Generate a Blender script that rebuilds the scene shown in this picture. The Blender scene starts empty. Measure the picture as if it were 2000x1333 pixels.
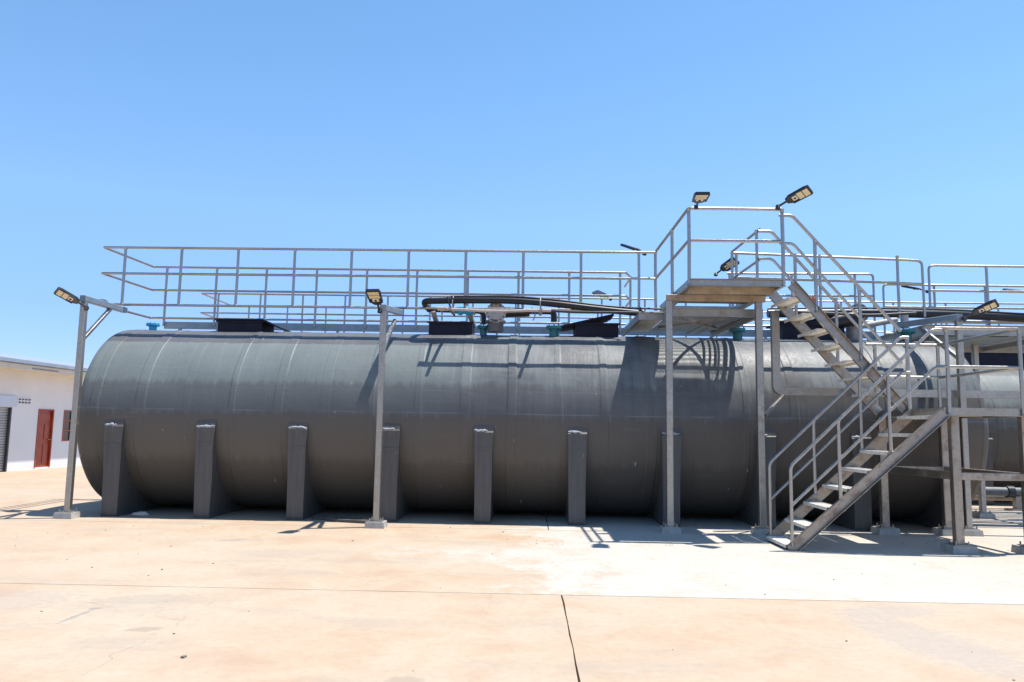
import bpy, bmesh, math, random
from mathutils import Vector, Matrix, noise as mnoise
rnd = random.Random(11)
S = bpy.context.scene
COL = S.collection
PI = math.pi

# ------------------------------------------------------------------ camera
cam = bpy.data.cameras.new('camera')
cam.sensor_width = 36.0
cam.lens = 27.0
cam.clip_start = 0.1
cam.clip_end = 3000
cob = bpy.data.objects.new('camera', cam)
COL.objects.link(cob)
R_ = Vector((0.9996557, 0.02056432, 0.0162967))
U_ = Vector((-0.01389436, -0.1119909, 0.99361209))
F_ = Vector((-0.02225804, 0.99349642, 0.11166662))
m3 = Matrix((R_, U_, -F_)).transposed()
cob.matrix_world = Matrix.Translation((0, 0, 1.6)) @ m3.to_4x4()
S.camera = cob

# ------------------------------------------------------------------ sky, sun, exposure
sun_to = Vector((0.30, 0.085, 1.0)).normalized()
elev = math.asin(sun_to.z)
azim = math.atan2(sun_to.x, sun_to.y)          # from +Y towards +X
w = bpy.data.worlds.new('World')
S.world = w
w.use_nodes = True
nt = w.node_tree
nt.nodes.clear()
sky = nt.nodes.new('ShaderNodeTexSky')
sky.sky_type = 'NISHITA'
sky.sun_disc = False
sky.sun_elevation = elev
sky.sun_rotation = azim
sky.altitude = 0
sky.air_density = 1.0
sky.dust_density = 0.0
sky.ozone_density = 5.0
bg = nt.nodes.new('ShaderNodeBackground')
bg.inputs['Strength'].default_value = 0.15
wo = nt.nodes.new('ShaderNodeOutputWorld')
# thin dry haze: the band over the horizon stays blue instead of going white
tcw = nt.nodes.new('ShaderNodeTexCoord')
sxyz = nt.nodes.new('ShaderNodeSeparateXYZ')
nt.links.new(tcw.outputs['Generated'], sxyz.inputs[0])
rmp = nt.nodes.new('ShaderNodeValToRGB')
el = rmp.color_ramp.elements
stops = [(0.0, (0.44, 0.50, 0.78)), (0.13, (0.60, 0.665, 0.90)), (0.26, (0.86, 0.93, 0.98)), (0.38, (0.86, 0.99, 1.0)), (0.5, (0.84, 1.0, 1.0))]
while len(el) < len(stops):
    el.new(0.9)
for e_, (p_, c_) in zip(el, stops):
    e_.position = p_
    e_.color = (*c_, 1)
nt.links.new(sxyz.outputs['Z'], rmp.inputs[0])
mulw = nt.nodes.new('ShaderNodeMix')
mulw.data_type = 'RGBA'
mulw.blend_type = 'MULTIPLY'
mulw.inputs[0].default_value = 1.0
nt.links.new(sky.outputs[0], mulw.inputs[6])
nt.links.new(rmp.outputs[0], mulw.inputs[7])
nt.links.new(mulw.outputs[2], bg.inputs[0])
nt.links.new(bg.outputs[0], wo.inputs[0])
sl = bpy.data.lights.new('sun', 'SUN')
sl.energy = 5.0
sl.angle = math.radians(0.53)
sl.color = (1.0, 0.955, 0.89)
so = bpy.data.objects.new('sun', sl)
COL.objects.link(so)
so.rotation_euler = sun_to.to_track_quat('Z', 'Y').to_euler()
so.location = (10, 5, 30)
S.view_settings.view_transform = 'Standard'
S.view_settings.look = 'None'
S.view_settings.gamma = 1.0
S.view_settings.use_curve_mapping = False
S.view_settings.exposure = 0.58

# ------------------------------------------------------------------ materials
class Mat:
    def __init__(self, name):
        self.m = bpy.data.materials.new(name)
        self.m.use_nodes = True
        self.t = self.m.node_tree
        self.b = self.t.nodes['Principled BSDF']
        self.tc = None
    def n(self, kind, **kw):
        nd = self.t.nodes.new('ShaderNode' + kind)
        for k, v in kw.items():
            if k in nd.inputs:
                nd.inputs[k].default_value = v
            else:
                setattr(nd, k, v)
        return nd
    def lk(self, a, b):
        self.t.links.new(a, b)
    def co(self, scale=(1, 1, 1), kind='Object'):
        if self.tc is None:
            self.tc = self.n('TexCoord')
        mp = self.n('Mapping')
        mp.inputs['Scale'].default_value = scale
        self.lk(self.tc.outputs[kind], mp.inputs['Vector'])
        return mp.outputs[0]
    def noise(self, scale, detail=4, rough=0.55, vec=None, dist=0.0):
        nd = self.n('TexNoise')
        nd.inputs['Scale'].default_value = scale
        nd.inputs['Detail'].default_value = detail
        nd.inputs['Roughness'].default_value = rough
        nd.inputs['Distortion'].default_value = dist
        self.lk(vec if vec is not None else self.co(), nd.inputs['Vector'])
        return nd.outputs['Fac']
    def ramp(self, fac, stops):
        nd = self.n('ValToRGB')
        els = nd.color_ramp.elements
        while len(els) < len(stops):
            els.new(0.5)
        for e, (p, c) in zip(els, stops):
            e.position = p
            e.color = (c, c, c, 1) if not isinstance(c, tuple) else (*c, 1)
        self.lk(fac, nd.inputs[0])
        return nd.outputs[0]
    def math(self, op, a, b=None, c=None, clamp=False):
        nd = self.n('Math')
        nd.operation = op
        nd.use_clamp = clamp
        for i, v in enumerate((a, b, c)):
            if v is None:
                continue
            if isinstance(v, (int, float)):
                nd.inputs[i].default_value = v
            else:
                self.lk(v, nd.inputs[i])
        return nd.outputs[0]
    def mix(self, fac, a, b, mode='MIX'):
        nd = self.n('Mix')
        nd.data_type = 'RGBA'
        nd.blend_type = mode
        for idx, v in ((0, fac), (6, a), (7, b)):
            if isinstance(v, (int, float)):
                nd.inputs[idx].default_value = v
            elif isinstance(v, tuple):
                nd.inputs[idx].default_value = (*v, 1)
            else:
                self.lk(v, nd.inputs[idx])
        return nd.outputs[2]
    def xyz(self):
        s = self.n('SeparateXYZ')
        self.lk(self.co(), s.inputs[0])
        return s.outputs
    def smooth(self, v, lo, hi):
        nd = self.n('MapRange')
        nd.interpolation_type = 'SMOOTHSTEP'
        self.lk(v, nd.inputs[0])
        nd.inputs[1].default_value = lo
        nd.inputs[2].default_value = hi
        return nd.outputs[0]
    def bump(self, h, strength, dist=0.01):
        nd = self.n('Bump')
        nd.inputs['Strength'].default_value = strength
        nd.inputs['Distance'].default_value = dist
        self.lk(h, nd.inputs['Height'])
        self.lk(nd.outputs[0], self.b.inputs['Normal'])
    def set(self, col=None, rough=None, metal=None, spec=None):
        for key, v in (('Base Color', col), ('Roughness', rough), ('Metallic', metal), ('Specular IOR Level', spec)):
            if v is None:
                continue
            if isinstance(v, tuple):
                self.b.inputs[key].default_value = (*v, 1)
            elif isinstance(v, (int, float)):
                self.b.inputs[key].default_value = v
            else:
                self.lk(v, self.b.inputs[key])
        return self.m

def simple(name, c, rough=0.6, metal=0.0, var=0.18, scale=8.0, spec=0.5, bump=0.0):
    M = Mat(name)
    nz = M.noise(scale, 5)
    lo = tuple(x * (1 - var) for x in c)
    hi = tuple(min(1, x * (1 + var)) for x in c)
    M.set(M.ramp(nz, [(0.3, lo), (0.7, hi)]), rough, metal, spec)
    if bump:
        M.bump(M.noise(scale * 6, 3), bump, 0.004)
    return M.m

def steel(name, c, rust=0.0, rough=0.42, metal=0.9):
    M = Mat(name)
    big = M.noise(2.2, 5, 0.65)
    fine = M.noise(26, 4)
    base = M.ramp(fine, [(0.3, tuple(x * .82 for x in c)), (0.7, tuple(min(1, x * 1.1) for x in c))])
    base = M.mix(M.ramp(big, [(0.38, 0.0), (0.62, 0.55)]), base, tuple(x * .78 for x in (c[0], c[1] * .97, c[2] * .9)))
    if rust > 0:
        rs = M.noise(5.5, 7, 0.72)
        rm = M.ramp(rs, [(0.60 - rust * .16, 0.0), (0.72 - rust * .1, rust)])
        base = M.mix(rm, base, (0.20, 0.105, 0.055))
        M.set(base, M.ramp(rm, [(0.0, rough), (1.0, 0.8)]), M.ramp(rm, [(0.0, metal), (1.0, 0.1)]))
    else:
        M.set(base, M.ramp(fine, [(0.3, rough * .8), (0.7, rough * 1.25)]), metal)
    M.bump(fine, 0.08, 0.002)
    return M.m

def ground_mat():
    M = Mat('concrete_yard')
    X, Y, Z = M.xyz()
    n1 = M.noise(0.38, 7, 0.62)
    n2 = M.noise(1.7, 7, 0.66, dist=0.6)
    n3 = M.noise(13, 6, 0.7)
    n4 = M.noise(70, 3)
    peach = M.ramp(n2, [(0.28, (0.40, 0.262, 0.172)), (0.48, (0.425, 0.315, 0.216)), (0.70, (0.45, 0.366, 0.268))])
    cream = (0.445, 0.372, 0.285)
    col = M.mix(M.ramp(n1, [(0.42, 0.0), (0.62, 0.75)]), peach, cream)
    # grey worn patches
    stretch = M.noise(0.9, 6, 0.66, vec=M.co((0.55, 1.6, 1)))
    col = M.mix(M.ramp(stretch, [(0.53, 0.0), (0.70, 0.6)]), col, (0.325, 0.28, 0.23))
    # pale cement wash on the slab to the right of the joint
    xw = M.math('ADD', X, M.math('MULTIPLY', M.math('SUBTRACT', n2, 0.5), 3.4))
    xw = M.math('ADD', xw, M.math('MULTIPLY', M.math('SUBTRACT', n3, 0.5), 0.9))
    yy = M.math('ADD', Y, M.math('MULTIPLY', M.math('SUBTRACT', n2, 0.5), 0.5))
    pale = M.math('MULTIPLY', M.smooth(xw, -0.3, 0.75), M.math('MULTIPLY', M.smooth(Y, 7.60, 7.72), M.smooth(yy, 19.0, 17.0)))
    pale2 = M.math('MULTIPLY', M.smooth(xw, -1.9, 0.0), M.math('MULTIPLY', M.smooth(yy, 8.9, 9.9), M.smooth(yy, 10.9, 10.2)))
    pale = M.math('MAXIMUM', pale, M.math('MULTIPLY', pale2, 0.85))
    palec = M.ramp(n2, [(0.25, (0.42, 0.37, 0.30)), (0.5, (0.455, 0.435, 0.385)), (0.8, (0.475, 0.46, 0.42))])
    fade = M.math('SUBTRACT', 1.0, M.math('MULTIPLY', M.smooth(xw, 4.3, 7.5), 0.4))
    col = M.mix(M.math('MULTIPLY', pale, fade), col, palec)
    # stains with a shape of their own (drag marks, dried puddles)
    def ell(cx, cy, ax, ay, rot, s, c):
        nonlocal col
        cr, sr = math.cos(rot), math.sin(rot)
        dx = M.math('SUBTRACT', X, cx)
        dy = M.math('SUBTRACT', Y, cy)
        u = M.math('DIVIDE', M.math('ADD', M.math('MULTIPLY', dx, cr), M.math('MULTIPLY', dy, sr)), ax)
        v = M.math('DIVIDE', M.math('SUBTRACT', M.math('MULTIPLY', dy, cr), M.math('MULTIPLY', dx, sr)), ay)
        d = M.math('ADD', M.math('POWER', u, 2.0), M.math('POWER', v, 2.0))
        d = M.math('ADD', d, M.math('MULTIPLY', M.math('SUBTRACT', n3, 0.5), 2.2))
        col = M.mix(M.math('MULTIPLY', M.smooth(d, 1.0, 0.35), s), col, c)
    ell(-4.03, 10.71, 0.26, 0.055, 0.6, 0.75, (0.25, 0.22, 0.19))
    ell(-3.69, 6.45, 0.03, 0.30, -0.05, 0.8, (0.24, 0.23, 0.22))
    ell(-3.68, 6.72, 0.07, 0.05, 0, 0.7, (0.22, 0.21, 0.20))
    ell(-2.95, 6.1, 0.16, 0.09, 0.2, 0.7, (0.29,0.235,0.18))
    ell(-3.45, 7.1, 0.55, 0.24, 0.3, 0.45, (0.32,0.275,0.23))
    ell(-4.7, 6.9, 0.8, 0.55, 0.3, 0.4, (0.34,0.30,0.265))
    ell(3.15, 6.2, 0.42, 1.15, 0.25, 0.6, (0.35,0.305,0.265))
    ell(3.3, 7.25, 0.6, 0.28, 0.2, 0.55, (0.34,0.30,0.265))
    ell(-0.75, 5.05, 0.15, 0.09, 0, 0.6, (0.29,0.235,0.18))
    ell(-2.9, 9.8, 0.9, 0.18, 0.1, 0.35, (0.34,0.30,0.265))
    # hairline cracks and dark specks
    vo = M.n('TexVoronoi')
    vo.feature = 'DISTANCE_TO_EDGE'
    vo.inputs['Scale'].default_value = 0.33
    wp = M.n('VectorMath')
    wp.operation = 'ADD'
    nv = M.n('TexNoise')
    nv.inputs['Scale'].default_value = 1.6
    nv.inputs['Detail'].default_value = 6
    M.lk(M.co(), nv.inputs['Vector'])
    M.lk(M.co(), wp.inputs[0])
    M.lk(nv.outputs['Color'], wp.inputs[1])
    M.lk(wp.outputs[0], vo.inputs['Vector'])
    crk = M.math('MULTIPLY', M.smooth(vo.outputs['Distance'], 0.0035, 0.001), M.ramp(M.noise(0.5, 3), [(0.52, 0.0), (0.62, 0.55)]))
    col = M.mix(crk, col, (0.20, 0.15, 0.11))
    spk = M.noise(34, 2, 0.5)
    col = M.mix(M.ramp(spk, [(0.735, 0.0), (0.76, 0.55)]), col, (0.17, 0.13, 0.10))
    # fine grit
    col = M.mix(M.ramp(n3, [(0.35, 0.38), (0.6, 0.0)]), col, (0.33,0.255,0.19))
    col = M.mix(M.ramp(n4, [(0.30, 0.35), (0.42, 0.0)]), col, (0.26,0.21,0.16))
    M.set(col, M.ramp(n2, [(0.3, 0.72), (0.7, 0.9)]), 0.0, 0.3)
    M.bump(M.math('ADD', n3, M.math('MULTIPLY', n4, 0.4)), 0.22, 0.006)
    return M.m

SEAM0, SEAMD = -7.42, 0.792
def tank_mat():
    M = Mat('tank_grey_coating')
    X, Y, Z = M.xyz()
    str_v = M.noise(1.0, 7, 0.68, vec=M.co((9.0, 1.1, 0.55)))
    str_h = M.noise(1.0, 5, 0.6, vec=M.co((0.8, 9.0, 9.0)))
    blot = M.noise(1.3, 6, 0.6)
    fine = M.noise(20, 5, 0.65)
    col = M.ramp(str_v, [(0.30, (0.108, 0.117, 0.117)), (0.5, (0.150, 0.161, 0.159)), (0.70, (0.205, 0.217, 0.213))])
    col = M.mix(M.ramp(blot, [(0.38, 0.9), (0.58, 0.0)]), col, (0.100, 0.101, 0.102))
    pat = M.noise(1.0, 4, 0.55, vec=M.co((1.3, 2.6, 4.2)), dist=0.8)
    col = M.mix(M.ramp(pat, [(0.54, 0.0), (0.62, 0.5)]), col, (0.165, 0.176, 0.172))
    # second coat starting lower down on the flank, ragged roller edge
    zz = M.math('ADD', Z, M.math('MULTIPLY', M.math('SUBTRACT', M.noise(5.0, 5, .7, vec=M.co((1, .2, .2))), 0.5), 0.10))
    left = M.smooth(X, -0.9, -1.8)
    coat = M.math('MULTIPLY', M.smooth(zz, 1.345, 1.32), left)
    above = M.math('MULTIPLY', M.smooth(zz, 1.32, 1.345), left)
    col = M.mix(M.math('MULTIPLY', above, 0.75), col, (0.100, 0.099, 0.106))
    col = M.mix(M.math('MULTIPLY', coat, 0.7), col, (0.170, 0.198, 0.190))
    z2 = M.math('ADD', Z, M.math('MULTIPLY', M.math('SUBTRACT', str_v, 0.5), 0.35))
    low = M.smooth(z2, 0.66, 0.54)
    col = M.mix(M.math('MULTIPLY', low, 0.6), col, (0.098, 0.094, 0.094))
    bounce_low = M.smooth(z2, 0.14, 0.02)  # brown ground bounce painted into the lower half of the shell
    col = M.mix(M.math('MULTIPLY', bounce_low, 0.7), col, (0.106, 0.088, 0.070))
    shade_low = M.smooth(z2, -0.62, -0.80)  # underside shade painted in, darkest towards the bottom
    col = M.mix(M.math('MULTIPLY', shade_low, 0.6), col, (0.070, 0.064, 0.056))
    # pale resin lines beside each hoop, thin longitudinal laps
    ph = M.math('FRACT', M.math('DIVIDE', M.math('SUBTRACT', X, SEAM0 + 0.085), SEAMD))
    ph = M.math('ABSOLUTE', M.math('SUBTRACT', ph, 0.5))
    line = M.math('MULTIPLY', M.smooth(ph, 0.487, 0.496), M.ramp(M.noise(1.6, 5, .7), [(0.48, 0.0), (0.7, 0.45)]))
    line = M.math('MULTIPLY', line, M.smooth(Z, -0.05, 0.05))
    col = M.mix(line, col, (0.340, 0.344, 0.344))
    for zl, s in ((0.12, 0.42), (0.86, 0.18), (0.5, 0.1)):
        d = M.math('ABSOLUTE', M.math('SUBTRACT', M.math('ADD', Z, M.math('MULTIPLY', M.math('SUBTRACT', M.noise(0.7, 2), 0.5), 0.05)), zl))
        lap = M.math('MULTIPLY', M.smooth(d, 0.012, 0.004), M.ramp(M.noise(1.1, 3, .6, vec=M.co((1.3, .3, .3))), [(0.42, 0.0), (0.58, s)]))
        col = M.mix(lap, col, (0.255, 0.255, 0.255))
    # drips and splashes
    sp = M.noise(1.0, 2, 0.5, vec=M.co((16.0, 3.0, 5.0)))
    col = M.mix(M.ramp(sp, [(0.745, 0.0), (0.775, 0.8)]), col, (0.357, 0.357, 0.348))
    col = M.mix(M.ramp(str_h, [(0.62, 0.0), (0.8, 0.3)]), col, (0.198, 0.201, 0.201))
    M.set(col, M.ramp(M.math('ADD', M.math('MULTIPLY', fine, .5), M.math('MULTIPLY', blot, .5)), [(0.35, 0.38), (0.65, 0.58)]), 0.0, 0.2)
    h = M.math('ADD', M.math('MULTIPLY', str_v, 0.6), M.math('MULTIPLY', fine, 0.35))
    M.bump(M.math('ADD', h, M.math('MULTIPLY', blot, 1.2)), 0.45, 0.016)
    return M.m

def wall_mat():
    M = Mat('white_render')
    n1 = M.noise(0.8, 6)
    n2 = M.noise(40, 3)
    M.set(M.ramp(n1, [(0.3, (0.69, 0.68, 0.665)), (0.7, (0.77, 0.76, 0.745))]), 0.85, 0.0, 0.3)
    M.bump(n2, 0.15, 0.003)
    return M.m

def wood_mat():
    M = Mat('red_brown_wood')
    g = M.noise(6, 6, 0.6, vec=M.co((1, 6, 0.5)))
    M.set(M.ramp(g, [(0.3, (0.23, 0.028, 0.010)), (0.7, (0.38, 0.058, 0.018))]), 0.38, 0.0, 0.5)
    return M.m

def leaf_mat():
    M = Mat('tree_leaves')
    M.set(M.ramp(M.noise(1.4, 4), [(0.3, (0.035, 0.075, 0.018)), (0.7, (0.10, 0.155, 0.04))]), 0.6, 0, 0.3)
    return M.m

GROUND = ground_mat()
TANK = tank_mat()
STEEL = steel('brushed_steel', (0.405, 0.385, 0.355), 0.0, 0.38, 0.95)
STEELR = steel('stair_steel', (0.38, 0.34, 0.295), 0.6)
STEELW = steel('weathered_steel', (0.40, 0.375, 0.335), 0.34)
GALV = simple('galvanised_channel', (0.26, 0.31, 0.345), 0.5, 0.5, 0.14, 5)
TREAD = simple('chequered_tread', (0.60, 0.57, 0.51), 0.6, 0.0, 0.2, 14, bump=0.3)
BOUNCE_BROWN = simple('bounce_brown_beam', (0.34, 0.265, 0.19), 0.65, 0.25, 0.28, 7)  # beam brown: warm ground bounce put into the colour, along with rust
PAD = simple('grey_grout', (0.36, 0.345, 0.31), 0.85, 0, 0.2, 9, bump=0.4)
BLACK = simple('black_plastic', (0.022, 0.022, 0.025), 0.38, 0, 0.25, 12)
PIPE = simple('black_pipe', (0.012, 0.013, 0.017), 0.36, 0, 0.3, 6, 0.35)
HATCH = simple('hatch_navy', (0.011, 0.013, 0.028), 0.6, 0, 0.25, 5, 0.2)
BLUE = simple('blue_pvc', (0.02, 0.34, 0.60), 0.4, 0, 0.15, 8)
TEAL = simple('teal_pvc', (0.018, 0.15, 0.19), 0.45, 0, 0.2, 8)
FLANGE = simple('grey_flange', (0.34, 0.33, 0.32), 0.55, 0.2, 0.2, 12)
LED = simple('led_lens', (0.62, 0.53, 0.33), 0.3, 0, 0.12, 30)
LENS = simple('sensor_lens', (0.65, 0.62, 0.55), 0.3, 0, 0.1, 30)
SEAL = simple('pale_sealant', (0.34, 0.35, 0.37), 0.6, 0, 0.25, 18)
WHITE = wall_mat()
SOFFIT = simple('cream_soffit', (0.66, 0.58, 0.47), 0.8, 0, 0.06, 3)
ROOF = simple('grey_roof_sheet', (0.30, 0.34, 0.40), 0.5, 0.3, 0.12, 3)
WOOD = wood_mat()
SHUT = simple('shutter_slat', (0.40, 0.40, 0.38), 0.5, 0.4, 0.12, 4)
DARK = simple('dark_opening', (0.04, 0.04, 0.045), 0.4, 0, 0.1, 6)
GLASS = simple('dark_glass', (0.03, 0.035, 0.04), 0.08, 0, 0.1, 3, 0.8)
CREAMPLATE = simple('shutter_box', (0.56, 0.62, 0.70), 0.6, 0, 0.05, 3)
RED = simple('red_plastic', (0.45, 0.02, 0.015), 0.4, 0, 0.15, 8)
LEAF = leaf_mat()
BARK = simple('bark', (0.10, 0.075, 0.05), 0.9, 0, 0.3, 6)
PLANK = simple('old_timber', (0.10, 0.085, 0.07), 0.85, 0, 0.4, 6)
PAPER = simple('crumpled_paper', (0.50, 0.42, 0.34), 0.8, 0, 0.2, 12)
BLUEROOF = simple('blue_roof_sheet', (0.20, 0.34, 0.52), 0.5, 0.2, 0.08, 2)
STONE = simple('pebble', (0.18, 0.15, 0.12), 0.9, 0, 0.3, 20)
def saddle_mat():
    M = Mat('saddle_grey_coating')
    v = M.noise(1.0, 6, 0.65, vec=M.co((14, 14, .8)))
    b = M.noise(2.5, 5, 0.6)
    col = M.ramp(v, [(0.3, (0.066, 0.064, 0.060)), (0.7, (0.100, 0.097, 0.090))])
    col = M.mix(M.ramp(b, [(0.45, 0.0), (0.7, 0.6)]), col, (0.088, 0.072, 0.062))
    d = M.noise(1.0, 3, 0.5, vec=M.co((38, 38, 1.1)))
    col = M.mix(M.ramp(d, [(0.69, 0.0), (0.74, 0.55)]), col, (0.36, 0.30, 0.23))
    M.set(col, 0.55, 0, 0.45)
    M.bump(b, 0.3, 0.02)
    return M.m
SADDLE = saddle_mat()
DIRT = simple('bare_earth', (0.36, 0.27, 0.19), 0.95, 0, 0.2, 0.3)

# ------------------------------------------------------------------ mesh helpers
def frame(p, q, up=(0, 0, 1)):
    z = (Vector(q) - Vector(p)).normalized()
    up = Vector(up)
    if abs(z.dot(up)) > 0.99:
        up = Vector((0, 1, 0))
    x = up.cross(z).normalized()
    y = z.cross(x)
    return x, y, z

class MB:
    def __init__(self):
        self.v = []
        self.f = []
        self.sm = []
    def add(self, vs, fs, smooth=False):
        o = len(self.v)
        self.v += [tuple(p) for p in vs]
        self.f += [tuple(i + o for i in f) for f in fs]
        self.sm += [smooth] * len(fs)
        return self
    def box(self, c, s, M=None):
        c = Vector(c)
        vs = []
        for dx in (-.5, .5):
            for dy in (-.5, .5):
                for dz in (-.5, .5):
                    p = Vector((dx * s[0], dy * s[1], dz * s[2]))
                    if M is not None:
                        p = M @ p
                    vs.append(c + p)
        return self.add(vs, [(0, 1, 3, 2), (4, 6, 7, 5), (0, 4, 5, 1), (2, 3, 7, 6), (0, 2, 6, 4), (1, 5, 7, 3)])
    def b2(self, x0, x1, y0, y1, z0, z1):
        return self.box(((x0 + x1) / 2, (y0 + y1) / 2, (z0 + z1) / 2), (abs(x1 - x0), abs(y1 - y0), abs(z1 - z0)))
    def section(self, p, q, prof, up=(0, 0, 1), closed=True):
        """sweep a 2D outline straight from p to q; outline in (side, up)"""
        x, y, z = frame(p, q, up)
        p, q = Vector(p), Vector(q)
        n = len(prof)
        vs = [p + x * a + y * b for a, b in prof] + [q + x * a + y * b for a, b in prof]
        fs = [(i, (i + 1) % n, n + (i + 1) % n, n + i) for i in range(n)]
        self.add(vs, fs)
        self.add(vs[:n], [tuple(range(n))[::-1]])
        return self.add(vs[n:], [tuple(range(n))])
    def bar(self, p, q, w, h, up=(0, 0, 1)):
        a, b = w / 2, h / 2
        c = min(a, b) * 0.18
        return self.section(p, q, [(-a + c, -b), (a - c, -b), (a, -b + c), (a, b - c), (a - c, b), (-a + c, b), (-a, b - c), (-a, -b + c)], up)
    def chan(self, p, q, w, h, t=0.008, flip=1, up=(0, 0, 1)):
        """C channel: web h tall, flanges w wide pointing to +side*flip"""
        prof = [(0, -h / 2), (w, -h / 2), (w, -h / 2 + t), (t, -h / 2 + t), (t, h / 2 - t), (w, h / 2 - t), (w, h / 2), (0, h / 2)]
        prof = [(a * flip, b) for a, b in prof]
        if flip < 0:
            prof = prof[::-1]
        x, y, z = frame(p, q, up)
        p, q = Vector(p), Vector(q)
        n = 8
        vs = [p + x * a + y * b for a, b in prof] + [q + x * a + y * b for a, b in prof]
        fs = [(i, (i + 1) % n, n + (i + 1) % n, n + i) for i in range(n)]
        quads = [(0, 1, 2, 3), (0, 3, 4, 7), (4, 5, 6, 7)]
        fs += [tuple(reversed(k)) for k in quads] + [tuple(i + n for i in k) for k in quads]
        return self.add(vs, fs)
    def tube(self, pts, r, seg=10, bend=0.0, caps=True):
        pts = [Vector(p) for p in pts]
        if bend > 0 and len(pts) > 2:
            out = [pts[0]]
            for i in range(1, len(pts) - 1):
                a, b, c = pts[i - 1], pts[i], pts[i + 1]
                d1 = (a - b)
                d2 = (c - b)
                k = min(bend, d1.length * .45, d2.length * .45)
                s, e = b + d1.normalized() * k, b + d2.normalized() * k
                for j in range(6):
                    u = j / 5
                    out.append(s * (1 - u) ** 2 + b * 2 * u * (1 - u) + e * u * u)
            out.append(pts[-1])
            pts = out
        n = len(pts)
        tang = []
        for i in range(n):
            a = pts[max(0, i - 1)]
            b = pts[min(n - 1, i + 1)]
            tang.append((b - a).normalized())
        up = Vector((0, 0, 1)) if abs(tang[0].z) < .9 else Vector((0, 1, 0))
        x = up.cross(tang[0]).normalized()
        vs = []
        for i in range(n):
            x = (x - tang[i] * x.dot(tang[i])).normalized()
            y = tang[i].cross(x)
            rr = r[i] if isinstance(r, (list, tuple)) else r
            for k in range(seg):
                a = 2 * PI * k / seg
                vs.append(pts[i] + x * math.cos(a) * rr + y * math.sin(a) * rr)
        fs = []
        for i in range(n - 1):
            for k in range(seg):
                fs.append((i * seg + k, i * seg + (k + 1) % seg, (i + 1) * seg + (k + 1) % seg, (i + 1) * seg + k))
        self.add(vs, fs, True)
        if caps:
            self.add(vs[:seg], [tuple(range(seg))[::-1]])
            self.add(vs[-seg:], [tuple(range(seg))])
        return self
    def lathe(self, c, prof, axis='Z', seg=24):
        """prof: list of (radius, height)"""
        c = Vector(c)
        vs = []
        for r, h in prof:
            for k in range(seg):
                a = 2 * PI * k / seg
                u, v = r * math.cos(a), r * math.sin(a)
                vs.append(c + (Vector((u, v, h)) if axis == 'Z' else Vector((h, u, v)) if axis == 'X' else Vector((v, h, u))))
        fs = []
        for i in range(len(prof) - 1):
            for k in range(seg):
                fs.append((i * seg + k, i * seg + (k + 1) % seg, (i + 1) * seg + (k + 1) % seg, (i + 1) * seg + k))
        self.add(vs, fs)
        self.add(vs[:seg], [tuple(range(seg))[::-1]])
        return self.add(vs[-seg:], [tuple(range(seg))])
    def prism(self, poly, axis, a, b):
        """extrude 2D polygon along an axis from a to b (poly in the two other axes)"""
        def P(u, v, t):
            return {'X': (t, u, v), 'Y': (u, t, v), 'Z': (u, v, t)}[axis]
        n = len(poly)
        vs = [P(u, v, a) for u, v in poly] + [P(u, v, b) for u, v in poly]
        fs = [(i, (i + 1) % n, n + (i + 1) % n, n + i) for i in range(n)]
        fs += [tuple(range(n))[::-1], tuple(range(n, 2 * n))]
        return self.add(vs, fs)
    def mesh(self, name, mat, origin=(0, 0, 0), tri=False):
        me = bpy.data.meshes.new(name)
        o = Vector(origin)
        me.from_pydata([Vector(p) - o for p in self.v], [], self.f)
        me.polygons.foreach_set('use_smooth', self.sm)
        bm = bmesh.new()
        bm.from_mesh(me)
        bmesh.ops.recalc_face_normals(bm, faces=bm.faces)
        if tri:
            bmesh.ops.triangulate(bm, faces=[f for f in bm.faces if len(f.verts) > 4])
        bm.to_mesh(me)
        bm.free()
        me.materials.append(mat)
        me.update()
        return me
    def build(self, name, mat, parent=None, tri=False):
        org = parent['_o'] if parent is not None else (0, 0, 0)
        o = bpy.data.objects.new(name, self.mesh(name, mat, org, tri))
        COL.objects.link(o)
        if parent is not None:
            o.parent = parent
        o['_o'] = tuple(org)
        return o

def tag(o, label, cat, group=None):
    o['label'] = label
    o['category'] = cat
    if group:
        o['group'] = group
    return o
def thing(name, label, cat, loc, group=None):
    o = bpy.data.objects.new(name, None)
    COL.objects.link(o)
    o.location = loc
    o['_o'] = tuple(loc)
    o.empty_display_size = 0.2
    return tag(o, label, cat, group)
def structure(o):
    o['kind'] = 'structure'
    return o
def stuff(o):
    o['kind'] = 'stuff'
    return o
def copy_tree(o, parent=None):
    c = o.copy()
    COL.objects.link(c)
    if parent is not None:
        c.parent = parent
    for ch in [k for k in COL.objects if k.parent == o]:
        copy_tree(ch, c)
    return c

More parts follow.
